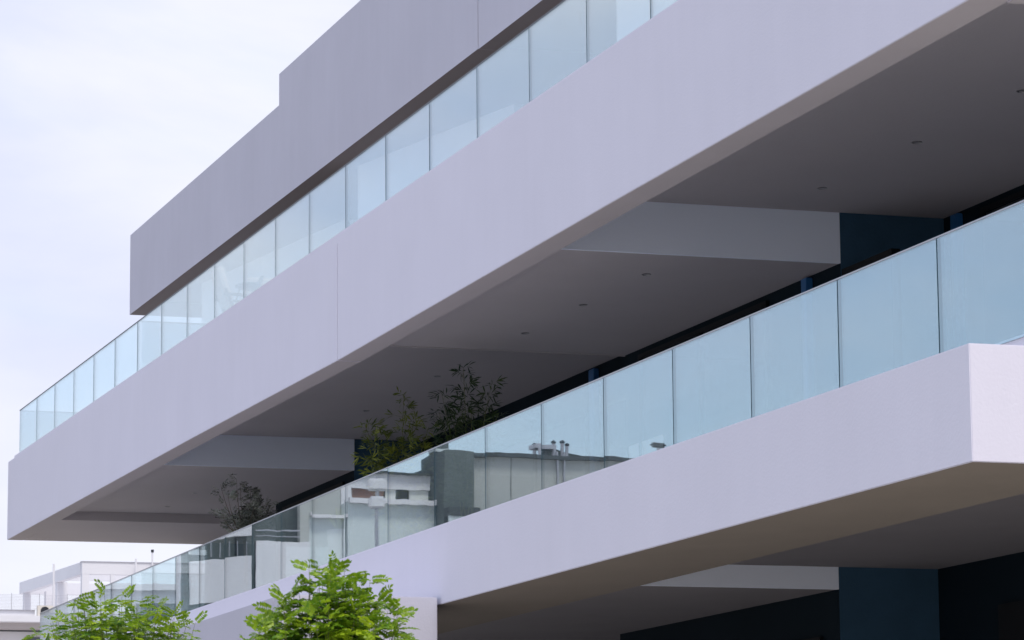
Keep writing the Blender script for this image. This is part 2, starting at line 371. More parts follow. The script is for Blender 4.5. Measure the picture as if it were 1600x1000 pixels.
# --- middle storey walls
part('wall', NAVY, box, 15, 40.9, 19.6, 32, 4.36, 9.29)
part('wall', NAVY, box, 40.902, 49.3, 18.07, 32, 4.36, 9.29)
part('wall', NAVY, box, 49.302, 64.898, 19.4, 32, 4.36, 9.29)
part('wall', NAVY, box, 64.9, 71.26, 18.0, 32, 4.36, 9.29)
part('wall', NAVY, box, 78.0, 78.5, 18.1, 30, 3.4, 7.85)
def window(s0, s1, Y, H0, H1, bars=1, curtain=False):
    bm = BM()
    w = 0.07
    box(bm, s0, s1, Y - 0.05, Y - 0.002, H1 - w, H1); box(bm, s0, s1, Y - 0.05, Y - 0.002, H0, H0 + w)
    n = bars + 2
    for i in range(n):
        x = s0 + (s1 - s0 - w) * i / (n - 1)
        box(bm, x, x + w, Y - 0.05, Y - 0.003, H0 + w + .001, H1 - w - .001)
    f = obj('window', bm, BLACK, B)
    bm = BM(); box(bm, s0 + w * .5, s1 - w * .5, Y - 0.02, Y - 0.004, H0 + w * .5, H1 - w * .5)
    obj('pane', bm, GLASSB, f)
    return f
for a, b_ in ((30.5, 35.0), (35.1, 39.7)): window(a, b_, 19.6, 4.4, 8.65)
window(43.4, 48.6, 18.07, 4.4, 7.96)
window(50.2, 53.9, 19.4, 4.4, 7.95); window(54.8, 60.5, 19.4, 4.4, 7.95)
window(65.6, 70.5, 18.0, 4.4, 7.9)
for a, b_, Y, H1 in ((40.3, 40.5, 19.6, 8.70), (41.84, 42.03, 18.07, 8.02), (54.22, 54.5, 19.4, 8.62)):
    part('blue_door_frame', BLUE, box, a, b_, Y - 0.10, Y - 0.003, 4.38, H1, bev=0.01)
part('door_screen', BLACK, box, 39.3, 40.898, 18.08, 18.2, 4.38, 7.97)
part('curtain', CURT, box, 47.6, 49.1, 18.04, 18.066, 4.4, 6.6)
# --- upper storey: staggered white walls and dark glazing
for (a, b_) in (((71.3, 16.33), (63.4, 17.41)), ((58.45, 16.28), (52.9, 17.46)), ((44.5, 16.25), (37.0, 17.4))):
    dx, dy = b_[0] - a[0], b_[1] - a[1]
    part('upper_wall', WHITE, extr_sY, [a, b_, (b_[0], b_[1] + .45), (a[0], a[1] + 0.5)], 9.41, 12.855)
part('upper_glazing', GLASSB, box, 24, 71.2, 17.95, 18.1, 9.42, 12.85)
# --- lower band
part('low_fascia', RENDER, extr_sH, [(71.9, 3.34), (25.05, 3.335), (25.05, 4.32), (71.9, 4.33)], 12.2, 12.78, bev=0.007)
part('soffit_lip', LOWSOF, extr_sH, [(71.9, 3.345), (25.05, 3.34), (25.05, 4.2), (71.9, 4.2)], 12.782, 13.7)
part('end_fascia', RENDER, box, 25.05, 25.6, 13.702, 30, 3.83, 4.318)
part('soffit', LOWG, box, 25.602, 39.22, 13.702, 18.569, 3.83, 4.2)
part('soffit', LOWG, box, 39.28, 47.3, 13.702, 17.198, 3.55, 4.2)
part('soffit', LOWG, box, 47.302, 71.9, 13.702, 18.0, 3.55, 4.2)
part('beam', BEAMP, box, 39.222, 39.278, 13.704, 17.198, 3.548, 4.2)
part('terrace_floor', TILE, box, 25.1, 71.8, 12.79, 19.55, 4.202, 4.35)
part('terrace_floor', TILE, box, 71.802, 78.4, 13.5, 27, 4.1, 4.35)
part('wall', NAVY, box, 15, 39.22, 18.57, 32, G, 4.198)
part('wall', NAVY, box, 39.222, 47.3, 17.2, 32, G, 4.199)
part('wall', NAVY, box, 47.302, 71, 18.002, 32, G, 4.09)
part('ground_floor_window', BLACK, box, 30, 37.45, 18.52, 18.568, G + .1, 3.24)
part('ground_floor_window', BLACK, box, 39.75, 44.0, 17.15, 17.198, G + .1, 2.99)
# downlights in the ceilings
def downlight(parent, s, Y, H):
    c = W(s, Y, H)
    bm = BM(); n = 20
    lathe(bm, c, [(0.062, -0.001), (0.068, -0.009), (0.055, -0.010), (0.046, 0.02)], n)
    o = obj('downlight', bm, RIM, parent, recalc=True)
    bm = BM(); lathe(bm, c, [(0.052, -0.004), (0.045, -0.014), (0.012, -0.017)], n)
    return o
for s in (31.0, 33.75, 36.57, 39.45): downlight(mid_1, s, 17.2, 8.74)
for s in (42.39, 44.97, 47.6): downlight(mid_2, s, 15.86, 8.055)
for s in (51.3, 56.2, 60.8): downlight(mid_3, s, 17.1, 8.68)
for s in (66.19, 69.65, 72.31): downlight(mid_far, s, 15.84, 8.06)

# --- balustrades
def pane_mesh(w, h, th=0.017):
    bm = BM()
    vs = [bm.verts.new(Vector((x, y, z))) for x in (-w / 2, w / 2) for y in (-th / 2, th / 2) for z in (-h / 2, h / 2)]
    for i, q in enumerate(((0, 1, 3, 2), (4, 6, 7, 5), (0, 4, 5, 1), (2, 3, 7, 6), (0, 2, 6, 4), (1, 5, 7, 3))):
        f = bm.faces.new([vs[k] for k in q]); f.material_index = 0 if i in (2, 3) else 1
    bmesh.ops.recalc_face_normals(bm, faces=bm.faces)
    me = bpy.data.meshes.new('glass_pane'); bm.to_mesh(me); bm.free(); me.materials.append(GLASS); me.materials.append(EDGE)
    return me
rnd = random.Random(3)
def run_s(parent, s_list, Y, H0, H1, tilt=0.0005, tilts={}):
    me_c = {}
    for i in range(len(s_list) - 1):
        a, b_ = s_list[i], s_list[i + 1]; w = round(b_ - a - 0.022, 3)
        me = me_c.setdefault(w, pane_mesh(w, H1 - H0) if w not in me_c else None) or me_c[w]
        rz, rx = tilts.get(i, (rnd.gauss(0, tilt), rnd.gauss(0, tilt)))
        M = Matrix.Translation(W((a + b_) / 2, Y, (H0 + H1) / 2)) @ Euler((rx, 0, rz)).to_matrix().to_4x4()
        inst('glass_pane', me, parent, M)
def run_Y(parent, s, Y0, Y1, n, H0, H1):
    w = (Y1 - Y0) / n; me = pane_mesh(w - 0.022, H1 - H0)
    for i in range(n):
        M = Matrix.Translation(W(s, Y0 + w * (i + .5), (H0 + H1) / 2)) @ Euler((0, 0, math.pi / 2)).to_matrix().to_4x4()
        inst('glass_pane', me, parent, M)
# upper balustrade (on the middle band)
su, wu = 35.74, 2.2182; wu2 = 2.1905
sl = [su - wu * k for k in (4, 3, 2, 1)] + [su + wu * k for k in range(7)]
sl2 = [su + 6 * wu + wu2 * k for k in range(14)]
HU = 10.77
ub = part('balustrade', RENDER, box, 26.6, 77.75, 13.40, 13.62, 9.60, 9.745)
run_s(ub, sl, 13.48, 9.72, HU); run_s(ub, sl2, 13.48, 9.72, HU)
bm = BM(); box(bm, sl[0], sl2[-1], 13.466, 13.494, HU + .001, HU + .022); obj('cap_rail', bm, DARKALU, ub)
part('joint_post', EDGE, box, sl[-1] - 0.03, sl[-1] + 0.03, 13.505, 13.53, 9.72, HU, parent=ub)
run_Y(ub, 77.57, 13.50, 17.9, 2, 9.72, HU); run_Y(ub, 64.24, 13.52, 17.2, 2, 9.45, 10.76)
bm = BM(); box(bm, 77.556, 77.584, 13.50, 17.9, HU + .001, HU + .022); obj('cap_rail', bm, DARKALU, ub); bm = BM(); box(bm, 64.226, 64.254, 13.52, 17.2, 10.761, 10.78); obj('cap_rail', bm, DARKALU, ub)
# lower balustrade
s0, w1, w2 = 27.06, 2.2103, 1.874
la = [25.06] + [s0 + w1 * k for k in range(10)]
lb = [s0 + 9 * w1 + w2 * k for k in range(14)]
HL = 5.60
lbal = part('balustrade', RENDER, box, 25.07, 71.4, 12.915, 13.08, 4.352, 4.49)
run_s(lbal, la, 12.9, 4.46, HL, tilt=0.00025); run_s(lbal, lb, 12.9, 4.46, HL)
bm = BM(); box(bm, la[0], lb[-1], 12.884, 12.916, HL + .001, HL + .014); obj('cap_rail', bm, ALU, lbal)
part('joint_post', EDGE, box, la[-1] - 0.03, la[-1] + 0.03, 12.925, 12.95, 4.5, HL, parent=lbal)
run_Y(lbal, 71.32, 12.92, 18.0, 3, 4.38, HL); run_Y(lbal, 61.31, 12.94, 14.3, 1, 4.38, 5.58)
bm = BM(); box(bm, 71.306, 71.334, 12.92, 18.0, HL + .001, HL + .022); obj('cap_rail', bm, DARKALU, lbal); bm = BM(); box(bm, 61.296, 61.324, 12.94, 14.3, 5.581, 5.60); obj('cap_rail', bm, DARKALU, lbal)

# --- entrance canopy in front of the lower band
part('entrance_canopy', RENDER_OLD, box, 40.3, 69.0, 10.15, 12.15, 2.97, 3.41, bev=0.01)
part('entrance_wall', RENDER_OLD, box, 39.98, 40.298, 10.15, 12.15, G, 3.42, bev=0.01)

# ------------------------------------------------------------------ terrace furniture (upper terrace)
FLOOR_U = 9.65
part('terrace_deck', PAVE, box, 50, 76, 13.8, 16.2, 9.402, FLOOR_U)
def lounge_chair(label, s, Y, face, zs=1.0, along=False):
    t = thing('lounge_chair', label, 'chair', W(s, Y, FLOOR_U), 'lounge chairs on the upper terrace')
    o = t.location
    def P(x, y, z): return o + (Vector((-x * face, y, z * zs)) if along else Vector((y, x * face, z * zs)))         # x = forward, y = sideways
    for sd_ in (-0.34, 0.34):
        bm = BM(); tube(bm, [P(-0.36, sd_, 0.62), P(0.05, sd_, 0.60), P(0.44, sd_, 0.63)], [0.028, 0.03, 0.026], 8); obj('armrest', bm, WOOD, t)
        bm = BM(); tube(bm, [P(-0.34, sd_, 0.72), P(-0.2, sd_, 0.4), P(0.02, sd_, 0.0)], [0.024, 0.03, 0.022], 8); obj('leg', bm, WOOD, t)
        bm = BM(); tube(bm, [P(0.30, sd_, 0.61), P(0.2, sd_, 0.3), P(0.02 + .28, sd_, 0.0)], [0.024, 0.028, 0.02], 8); obj('leg', bm, WOOD, t)
    def slab(p0, p1, thick, hw):
        bm = BM(); d = (p1 - p0).normalized(); wv = Vector((0, 1, 0)) if along else Vector((1, 0, 0)); n = d.cross(wv).normalized() * thick
        vs = [bm.verts.new(q + wv * sx + nn) for q in (p0, p1) for sx in (-hw, hw) for nn in (-n, n)]
        for q in ((0, 1, 3, 2), (4, 6, 7, 5), (0, 4, 5, 1), (2, 3, 7, 6), (0, 2, 6, 4), (1, 5, 7, 3)): bm.faces.new([vs[i] for i in q])
        bmesh.ops.bevel(bm, geom=list(bm.edges), offset=0.03, segments=3, affect='EDGES')
        return bm
    obj('seat_cushion', slab(P(-0.2, 0, 0.42), P(0.36, 0, 0.47), 0.06, 0.31), CUSH, t)
    obj('back_cushion', slab(P(-0.22, 0, 0.45), P(-0.42, 0, 1.12), 0.055, 0.31), CUSH, t)
    return t
lounge_chair('wooden lounge chair with narrow beige back cushion, left of the dark round stool', 58.2, 14.02, 1)
lounge_chair('wooden lounge chair with wide beige back cushion, right of the dark round stool', 59.3, 14.62, 1, 1.0, True)
t = thing('round_stool', 'dark round-seated metal stool between the two terrace lounge chairs', 'stool', W(57.3, 13.97, FLOOR_U))
bm = BM(); lathe(bm, t.location + Vector((0, 0, 0.66)), [(0.14, -0.05), (0.23, -0.02), (0.24, 0.02), (0.2, 0.05)], 24); obj('seat', bm, STEEL, t)
for k in range(3):
    a = 2 * math.pi * k / 3 + .4; u_ = Vector((math.cos(a), math.sin(a), 0)); bm = BM()
    tube(bm, [t.location + u_ * 0.16 + Vector((0, 0, .62)), t.location + u_ * 0.22 + Vector((0, 0, .4)), t.location + u_ * 0.17 + Vector((0, 0, .15)), t.location + u_ * 0.24], 0.014, 8); obj('leg', bm, STEEL, t)
# back of the stool as a curved dark shell
bm = BM(); tube(bm, [t.location + Vector((0.1 * math.cos(a), 0.24 * math.sin(a) , 0.66 + 0.22 * (1 - abs(math.cos(a))))) for a in [x * .35 for x in range(0, 10)]], 0.03, 8); obj('backrest', bm, STEEL, t)

# ------------------------------------------------------------------ plants
def blade(bm, p, d, n, L_, w, tone, lay, fold=0.15, seg=3):
    """one leaf: pointed strip with a fold along the midrib"""
    side = d.cross(n).normalized(); prof = {2: (0.9,), 3: (0.75, 1.0)}.get(seg, (0.6, 1.0, 0.7))
    l = [bm.verts.new(p)]; m_ = [l[0]]; r = [l[0]]
    for i, k in enumerate(prof):
        t_ = (i + 1) / (len(prof) + 1); q = p + d * L_ * t_ - n * L_ * 0.10 * t_ * t_
        l.append(bm.verts.new(q + side * w * .5 * k + n * w * fold)); m_.append(bm.verts.new(q)); r.append(bm.verts.new(q - side * w * .5 * k + n * w * fold))
    tip = bm.verts.new(p + d * L_ - n * L_ * 0.14)
    fs = [bm.faces.new([l[0], m_[1], l[1]]), bm.faces.new([l[0], r[1], m_[1]])]
    for i in range(1, len(prof)):
        fs += [bm.faces.new([l[i], m_[i], m_[i + 1], l[i + 1]]), bm.faces.new([m_[i], r[i], r[i + 1], m_[i + 1]])]
    fs += [bm.faces.new([l[-1], m_[-1], tip]), bm.faces.new([m_[-1], r[-1], tip])]
    for f in fs:
        f.smooth = True
        for lp in f.loops: lp[lay] = (tone, tone, tone, 1)
def leaf_mesh(kind, rr, tone):
    bm = BM(); lay = bm.loops.layers.color.new('tone')
    if kind == 'frond':         # pinnate leaf, built along +X, upper side +Z
        L_ = rr.uniform(0.12, 0.17); n = rr.choice((5, 6, 6, 7)); droop = rr.uniform(0.1, 0.45)
        pt = lambda t_: Vector((L_ * t_, 0, -droop * L_ * t_ * t_))
        tube(bm, [pt(0), pt(.5), pt(1)], [0.0013, 0.001, 0.0006], 3, caps=False)
        for i in range(n):
            t_ = 0.18 + 0.78 * i / (n - 1); sz = rr.uniform(0.043, 0.055) * (1 - .25 * abs(t_ - .5))
            for sg in (-1, 1):
                d = Vector((0.45, sg * 0.9, rr.uniform(-.25, .15))).normalized(); nn = Vector((rr.uniform(-.2, .2), rr.uniform(-.2, .2), 1)).normalized()
                blade(bm, pt(t_), d, nn, sz, sz * 0.64, tone + rr.uniform(-.06, .06), lay, seg=3)
        blade(bm, pt(1), Vector((1, 0, -.3)).normalized(), Vector((.3, 0, 1)).normalized(), 0.055, 0.027, tone, lay, seg=3)
    elif kind == 'bamboo':
        for i in range(rr.choice((4, 5, 6))):
            a = rr.uniform(-1.2, 1.2); b_ = rr.uniform(-.7, .45)
            d = Vector((math.cos(a) * math.cos(b_), math.sin(a), math.sin(b_))).normalized(); nn = Vector((rr.uniform(-.4, .4), rr.uniform(-.4, .4), 1)); nn = (nn - d * nn.dot(d)).normalized()
            blade(bm, Vector((rr.uniform(0, .05), 0, 0)), d, nn, rr.uniform(0.12, 0.19), rr.uniform(0.019, 0.027), tone + rr.uniform(-.1, .1), lay, seg=3)
    else:
        for i in range(5):
            t_ = i / 4 * 0.13; 
            for sg in (-1, 1):
                d = Vector((0.8, sg * 0.7, rr.uniform(-.4, .4))).normalized(); nn = Vector((rr.uniform(-.5, .5), rr.uniform(-.5, .5), 1)); nn = (nn - d * nn.dot(d)).normalized()
                blade(bm, Vector((t_, 0, 0)), d, nn, rr.uniform(0.07, 0.10), 0.026, tone + rr.uniform(-.2, .2), lay, seg=2)
    me = bpy.data.meshes.new('leaf'); bm.to_mesh(me); bm.free()
    return me
def orient(p, d, upv, rr, roll=0.5):
    x = d.normalized(); z = (upv - x * upv.dot(x))
    if z.length < .05: z = Vector((1, 0, 0)) - x * x.x
    z.normalize(); y = z.cross(x)
    M = Matrix(((x.x, y.x, z.x, 0), (x.y, y.y, z.y, 0), (x.z, y.z, z.z, 0), (0, 0, 0, 1)))
    M = M @ Matrix.Rotation(rr.uniform(-roll, roll), 4, 'X')
    M.translation = p
    return M
CAMP = Vector((0, 0, EYE))
def place_leaves(root, spots, meshes, m, name='leaf', limit=290):
    """spots = (matrix, tone index); the nearest to the street corner become single leaves, the rest one mass"""
    for me in meshes:
        if not me.materials: me.materials.append(m)
    spots.sort(key=lambda q: (q[0].translation - CAMP).length)
    for M, k in spots[:limit]: inst(name, meshes[k], root, M)
    rest = spots[limit:]
    if rest:
        vs, fs, tn = [], [], []
        pw = WORLD[root.name]
        for M, k in rest:
            me = meshes[k]; b0 = len(vs); Mt = M.copy(); Mt.translation = Mt.translation - pw
            vs += [Mt @ v.co for v in me.vertices]; fs += [tuple(b0 + i for i in p.vertices) for p in me.polygons]
            tn += [c.color[0] for c in me.color_attributes['tone'].data]
        me = bpy.data.meshes.new('foliage'); me.from_pydata(vs, [], fs)
        ca = me.color_attributes.new('tone', 'BYTE_COLOR', 'CORNER')
        ca.data.foreach_set('color', [x for t_ in tn for x in (t_, t_, t_, 1)])
        for p in me.polygons: p.use_smooth = True
        me.materials.append(m)
        o = bpy.data.objects.new('foliage', me); COL.objects.link(o); o.parent = root; o['kind'] = 'stuff'

def street_tree(label, s, Y, topH, rad, seed, shoots, per, tonebase=0.0, drop=0.45):
    rr = random.Random(seed)
    base = W(s, Y, G + 0.1)
    t = thing('street_tree', label, 'tree', base, 'young street trees in front of the building')
    fork = W(s, Y, topH - 1.9)
    bm = BM(); tube(bm, [base, base.lerp(fork, .5) + Vector((.02, .015, 0)), fork], [0.06, 0.05, 0.04], 12); obj('trunk', bm, BARK, t)
    meshes = [leaf_mesh('frond', rr, tt) for tt in (0.0, 0.05, 0.12, 0.2, 0.28, 0.38, 0.48) for _ in (0, 1)]
    spots = []
    for i in range(shoots):
        az = 2.39996 * i + rr.uniform(-.25, .25); q = math.sqrt((i + .5) / shoots)
        R_ = rad * q * rr.uniform(0.85, 1.12); inner = rr.random() < .35
        tipH = topH - drop * q * q - (rr.uniform(.15, .8) if inner else rr.uniform(-.03, .08))
        out = Vector((math.cos(az), math.sin(az), 0)) * R_
        hgt = tipH + EYE - fork.z
        tip = fork + out + Vector((0, 0, hgt))
        mid = fork + out * 0.62 + Vector((rr.uniform(-.05, .05), rr.uniform(-.05, .05), hgt * 0.45))
        pts = []
        for k in range(9):
            a = k / 8; pts.append(fork * (1 - a) ** 2 + mid * 2 * a * (1 - a) + tip * a * a + Vector((rr.uniform(-.01, .01), rr.uniform(-.01, .01), 0)))
        bm = BM(); tube(bm, pts, [0.011 - 0.0098 * k / 8 for k in range(9)], 5); obj('branch', bm, TWIG, t)
        M = orient(pts[8], (pts[8] - pts[7]).normalized() * .5 + Vector((math.cos(i * 1.7), math.sin(i * 1.7), rr.uniform(-.3, .4))), Vector((math.cos(i), math.sin(i), .3)), rr, 1.0) @ Matrix.Scale(.8, 4)
        spots.append((M, 12 + rr.randint(0, 1) if tonebase > 0 else 8 + rr.randint(0, 3)))
        for j in range(per):
            a = 0.25 + 0.75 * (j + rr.random() * .6) / per; k = min(7, int(a * 8)); p = pts[k].lerp(pts[k + 1], a * 8 - k)
            ax = (pts[k + 1] - pts[k]).normalized(); side = ax.cross(Vector((math.cos(j * 2.4), math.sin(j * 2.4), .1))).normalized()
            lift = rr.uniform(-.1, .4) + 0.25 * max(0, a - .7) / .3
            d = side + ax * lift
            age = min(1, max(0, (a - .35) / .65)) * 0.75 + rr.uniform(-.1, .22) + tonebase
            ki = max(0, min(6, int(age * 7))) * 2 + rr.randint(0, 1)
            M = orient(p, d, Vector((0, 0, 1)), rr, .6) @ Matrix.Scale(rr.uniform(.75, 1.1) * (0.8 if a > .93 else 1), 4)
            spots.append((M, ki))
    place_leaves(t, spots, meshes, LEAF)
    return t
street_tree('bright lime green young tree, the denser crown at bottom centre before the white balcony band', 22.3, 6.02, 2.11, 0.55, 11, 100, 30, 0.12)
street_tree('thinner darker green young tree at bottom left in front of the far glass corner', 29.9, 6.08, 2.55, 0.70, 5, 90, 26, -0.2, 0.34)

def planter(parent, c, w, d, h, m=PLANTER):
    bm = BM()
    b0 = [Vector((-w * .42, -d * .42, 0)), Vector((w * .42, -d * .42, 0)), Vector((w * .42, d * .42, 0)), Vector((-w * .42, d * .42, 0))]
    lo = [bm.verts.new(c + v) for v in b0]; hi = [bm.verts.new(c + Vector((v.x / .84, v.y / .84, h))) for v in b0]
    ri = [bm.verts.new(c + Vector((v.x / .84 * .9, v.y / .84 * .9, h))) for v in b0]; dn = [bm.verts.new(c + Vector((v.x / .84 * .9, v.y / .84 * .9, h - .05))) for v in b0]
    bm.faces.new(lo[::-1]); bm.faces.new(dn)
    for a, b_ in ((lo, hi), (hi, ri), (ri, dn)):
        for k in range(4): bm.faces.new([a[k], a[(k + 1) % 4], b_[(k + 1) % 4], b_[k]])
    p = obj('planter', bm, m, parent)
    bm = BM(); bm.faces.new([bm.verts.new(c + Vector((v.x, v.y, h - .045))) for v in b0]); obj('soil', bm, SOIL, p, recalc=False)
def bamboo(label, s, Y, tops, seed, spread, dens, lm):
    rr = random.Random(seed); c = W(s, Y, 4.35)
    t = thing('potted_bamboo', label, 'plant', c, 'potted bamboos on the lower terrace')
    planter(t, c, 0.9, 0.5, 0.5)
    meshes = [leaf_mesh('bamboo', rr, tt) for tt in (0.0, 0.15, 0.35, 0.6) for _ in (0, 1, 2)]
    spots = []
    for (ds, dY, H1) in tops:
        b0 = c + Vector((rr.uniform(-.3, .3), rr.uniform(-.15, .15), .45)); tp = W(s + ds, Y + dY, H1)
        mid = b0.lerp(tp, .55) - Vector((0, (tp.y - b0.y) * .3, 0)); pts = [b0 * (1 - a) ** 2 + mid * 2 * a * (1 - a) + tp * a * a for a in [k / 10 for k in range(11)]]
        bm = BM(); tube(bm, pts, [0.010 - .0075 * k / 10 for k in range(11)], 6); obj('cane', bm, CANE, t)
        n = int(dens * (H1 - 4.8))
        for j in range(n):
            a = 0.3 + 0.7 * ((j + rr.random()) / n); k = min(9, int(a * 10)); p = pts[k].lerp(pts[k + 1], a * 10 - k)
            az = rr.uniform(0, 6.28); ln = rr.uniform(.03, spread) * (1.15 - a) ** .6
            d = Vector((math.cos(az), math.sin(az), rr.uniform(.1, .9))).normalized(); q = p + d * ln
            if ln > .09 and j % 2: bm2 = BM(); tube(bm2, [p, q], [0.003, 0.0015], 4); obj('twig', bm2, CANE, t)
            spots.append((orient(q, d + Vector((0, 0, -.25)), Vector((0, 0, 1)), rr, 1.2), min(11, max(0, int((1 - a) * 9 + rr.uniform(-1, 4))))))
    place_leaves(t, spots, meshes, lm, 'leaf_spray')
bamboo('leafy green potted bamboo beside the white beam, left one of the pair', 52.0, 15.2,
       [(0, .05, 7.72), (.3, -.35, 7.25), (-.3, .38, 7.15), (.2, -.55, 7.25), (-.1, .2, 7.35), (.1, -.1, 7.0), (-.2, .48, 6.9), (.2, -.5, 6.7), (0, .3, 6.6), (.1, -.6, 6.75)], 21, .30, 22, BAMB)
bamboo('darker potted bamboo, right one of the pair, in front of the plain soffit', 48.7, 15.2,
       [(0, .03, 7.68), (-.2, .42, 7.42), (.2, -.26, 7.30), (0, .15, 7.2), (.2, -.3, 7.0), (-.1, .55, 6.95), (.1, -.1, 6.9), (0, .3, 6.7)], 33, .28, 22, BAMB2)
def olive(label, s, Y, seed):
    rr = random.Random(seed); c = W(s, Y, 4.35)
    t = thing('potted_olive_tree', label, 'plant', c)
    planter(t, c, 0.7, 0.6, 0.55)
    f0 = W(s, Y, 6.1)
    bm = BM(); tube(bm, [c + Vector((0, 0, .5)), c + Vector((.03, .02, 1.1)), f0], [0.045, 0.035, 0.03], 8); obj('trunk', bm, BARK, t)
    meshes = [leaf_mesh('olive', rr, tt) for tt in (0.0, 0.2, 0.5, 0.8) for _ in (0, 1)]
    spots = []
    for (dY, H1, k_) in [(-.42, 7.10, 1), (-.40, 6.85, 1), (-.22, 7.16, 1), (-.05, 7.12, 1), (-.45, 6.55, 1), (.12, 7.0, 2), (.2, 6.95, 2), (.3, 6.9, 2), (.38, 6.75, 2), (.45, 6.6, 2), (.22, 6.6, 2), (.1, 6.7, 2), (0, 6.5, 1), (.52, 6.75, 1), (.3, 6.4, 2), (.15, 6.35, 2), (-.3, 6.4, 1)]:
        tp = W(s + rr.uniform(-.4, .4), Y + dY, H1); mid = f0.lerp(tp, .5) + Vector((0, dY * .25, -.08)); pts = [f0 * (1 - a) ** 2 + mid * 2 * a * (1 - a) + tp * a * a for a in [k / 8 for k in range(9)]]
        bm = BM(); tube(bm, pts, [0.010 - .007 * k / 8 for k in range(9)], 5); obj('branch', bm, BARK, t)
        for j in range(8 * k_ + 3):
            a = rr.uniform(.3, 1); k = min(7, int(a * 8)); p = pts[k].lerp(pts[k + 1], a * 8 - k)
            az = rr.uniform(0, 6.28); d = Vector((math.cos(az), math.sin(az), rr.uniform(-.2, .9))).normalized()
            spots.append((orient(p + d * rr.uniform(0, .09), d, Vector((0, 0, 1)), rr, 1.5), rr.randint(0, 7)))
    place_leaves(t, spots, meshes, OLIV, 'leaf_spray')
olive('grey leaved potted olive tree at the far left end of the lower terrace', 59.7, 14.5, 9)
# tall tapered planter with a spiky plant, seen through the lower glass
t = thing('tall_planter', 'tall tapered taupe planter with a thin spiky plant behind the lower glass', 'planter', W(49.9, 13.6, 4.35))
bm = BM(); lathe(bm, t.location, [(0.10, 0.0), (0.19, 0.92), (0.17, 0.92), (0.165, 0.86)], 20); obj('pot', bm, TAUPE, t)
rr = random.Random(2)
meshes = []
bm = BM(); lay = bm.loops.layers.color.new('tone'); blade(bm, Vector((0, 0, 0)), Vector((1, 0, 0)), Vector((0, 0, 1)), 0.42, 0.03, .5, lay, seg=4); me = bpy.data.meshes.new('blade'); bm.to_mesh(me); bm.free(); me.materials.append(BAMB)
for k in range(16):
    a = rr.uniform(0, 6.28); e = rr.uniform(.6, 1.45)
    inst('leaf', me, t, orient(t.location + Vector((0, 0, .88)), Vector((math.cos(a) * math.cos(e), math.sin(a) * math.cos(e), math.sin(e))), Vector((0, 0, 1)), rr))
# row of small seedlings behind the upper glass
t = thing('seedling_trough', 'small trough of sprouting seedlings behind the upper glass near its open left end', 'planter', W(63.2, 13.9, FLOOR_U))
planter(t, t.location, 1.6, .25, .28)
for k in range(14):
    a = rr.uniform(0, 6.28); e = rr.uniform(1.0, 1.5)
    M = orient(t.location + Vector((rr.uniform(-.7, .7), 0, .25)), Vector((math.cos(a) * math.cos(e), math.sin(a) * math.cos(e), math.sin(e))), Vector((0, 0, 1)), rr) @ Matrix.Scale(.55, 4)
    inst('leaf', me, t, M)

# ------------------------------------------------------------------ distant white house with roof pergola
D = thing('distant_house', 'distant white flat-roofed house with a roof pergola, beyond the far end of the balconies', 'building', W(228, 44, G))
def yh(x, y, s=220.0):      # survey helper: offsets read at 220 m
    return (37.13 + x * 0.0419, 20.71 - (y - 878) * 0.0425)
def dp(name, m, *a, **k): return part(name, m, *a, parent=D, **k)
dp('wall', WHITE, box, 221.0, 245, 25, 62, G, 16.15)
dp('roof_slab', WHITE, box, 218.5, 245, 25, 62, 16.60, 17.02, bev=0.02)
dp('soffit', SOFFIT, box, 219.4, 245, 25.2, 61.8, 16.24, 16.598)
dp('shadow_joint', CORN, box, 220.9, 245, 25.1, 61.9, 16.152, 16.238)
dp('parapet', WHITE, box, 219.6, 220.1, 25, 39.35, 17.022, 17.42, bev=0.01)
dp('coping', ALU, box, 219.5, 220.2, 25, 39.35, 17.422, 17.46)
dp('window', DARKALU, box, 220.9, 220.998, 38.95, 40.6, 12.5, 15.8)
PA, PB = (220.0, 42.5), (236.2, 41.3)
HT, HB = 20.72, 19.92
dp('pergola_beam', WHITE, extr_sY, [(220, 42.5), (220.5, 42.5), (220.5, 56), (220, 56)], HB, HT)
dp('pergola_beam', WHITE, extr_sY, [(220.502, 42.46), (236.2, 41.3), (236.2, 41.75), (220.502, 42.9)], HB, HT)
dp('pergola_beam', WHITE, extr_sY, [(236.202, 41.3), (236.7, 41.3), (236.7, 56), (236.202, 56)], HB, HT)
dp('pergola_beam', WHITE, box, 228.3, 228.6, 42.6, 56, HB + .3, HT - .1)
dp('pergola_coping', ALU, extr_sY, [(219.95, 42.45), (220.5, 42.45), (220.5, 56), (219.95, 56)], HT + .002, HT + .05)
for s, Y, w in ((220.0, 42.5, .5), (220.0, 44.4, .25), (226.4, 42.05, .7), (235.4, 41.4, .5), (233.5, 42.6, .75), (220.0, 47.5, .5), (236.3, 47, .5), (220.0, 51.5, .5)):
    dp('column', WHITE, box, s + .01, s + w, Y + .01, Y + w, 17.02, HB - .002)
bm = BM()
for k in range(11): box(bm, 219.8, 219.82, 26, 47.5, 17.5 + k * .095, 17.515 + k * .095)
rl = obj('railing', bm, ALU, D)
for k in range(16): bm = BM(); box(bm, 219.83, 219.87, 25.0 + k * 1.83 + .03, 25.06 + k * 1.83, 17.03, 18.56); obj('post', bm, ALU, rl)
for Y, H1 in ((40.55, 20.5), (47.1, 21.4), (46.0, 20.95)):
    bm = BM(); tube(bm, [W(219.6, Y, 17.03), W(219.6, Y, H1)], 0.07 if Y != 47.1 else .06, 8); p_ = obj('flue_pipe', bm, WHITE, D)
    if Y == 47.1: bm = BM(); tube(bm, [W(219.6, Y, H1), W(219.6, Y, H1 + .18)], 0.1, 8); obj('cap', bm, STEEL, p_)
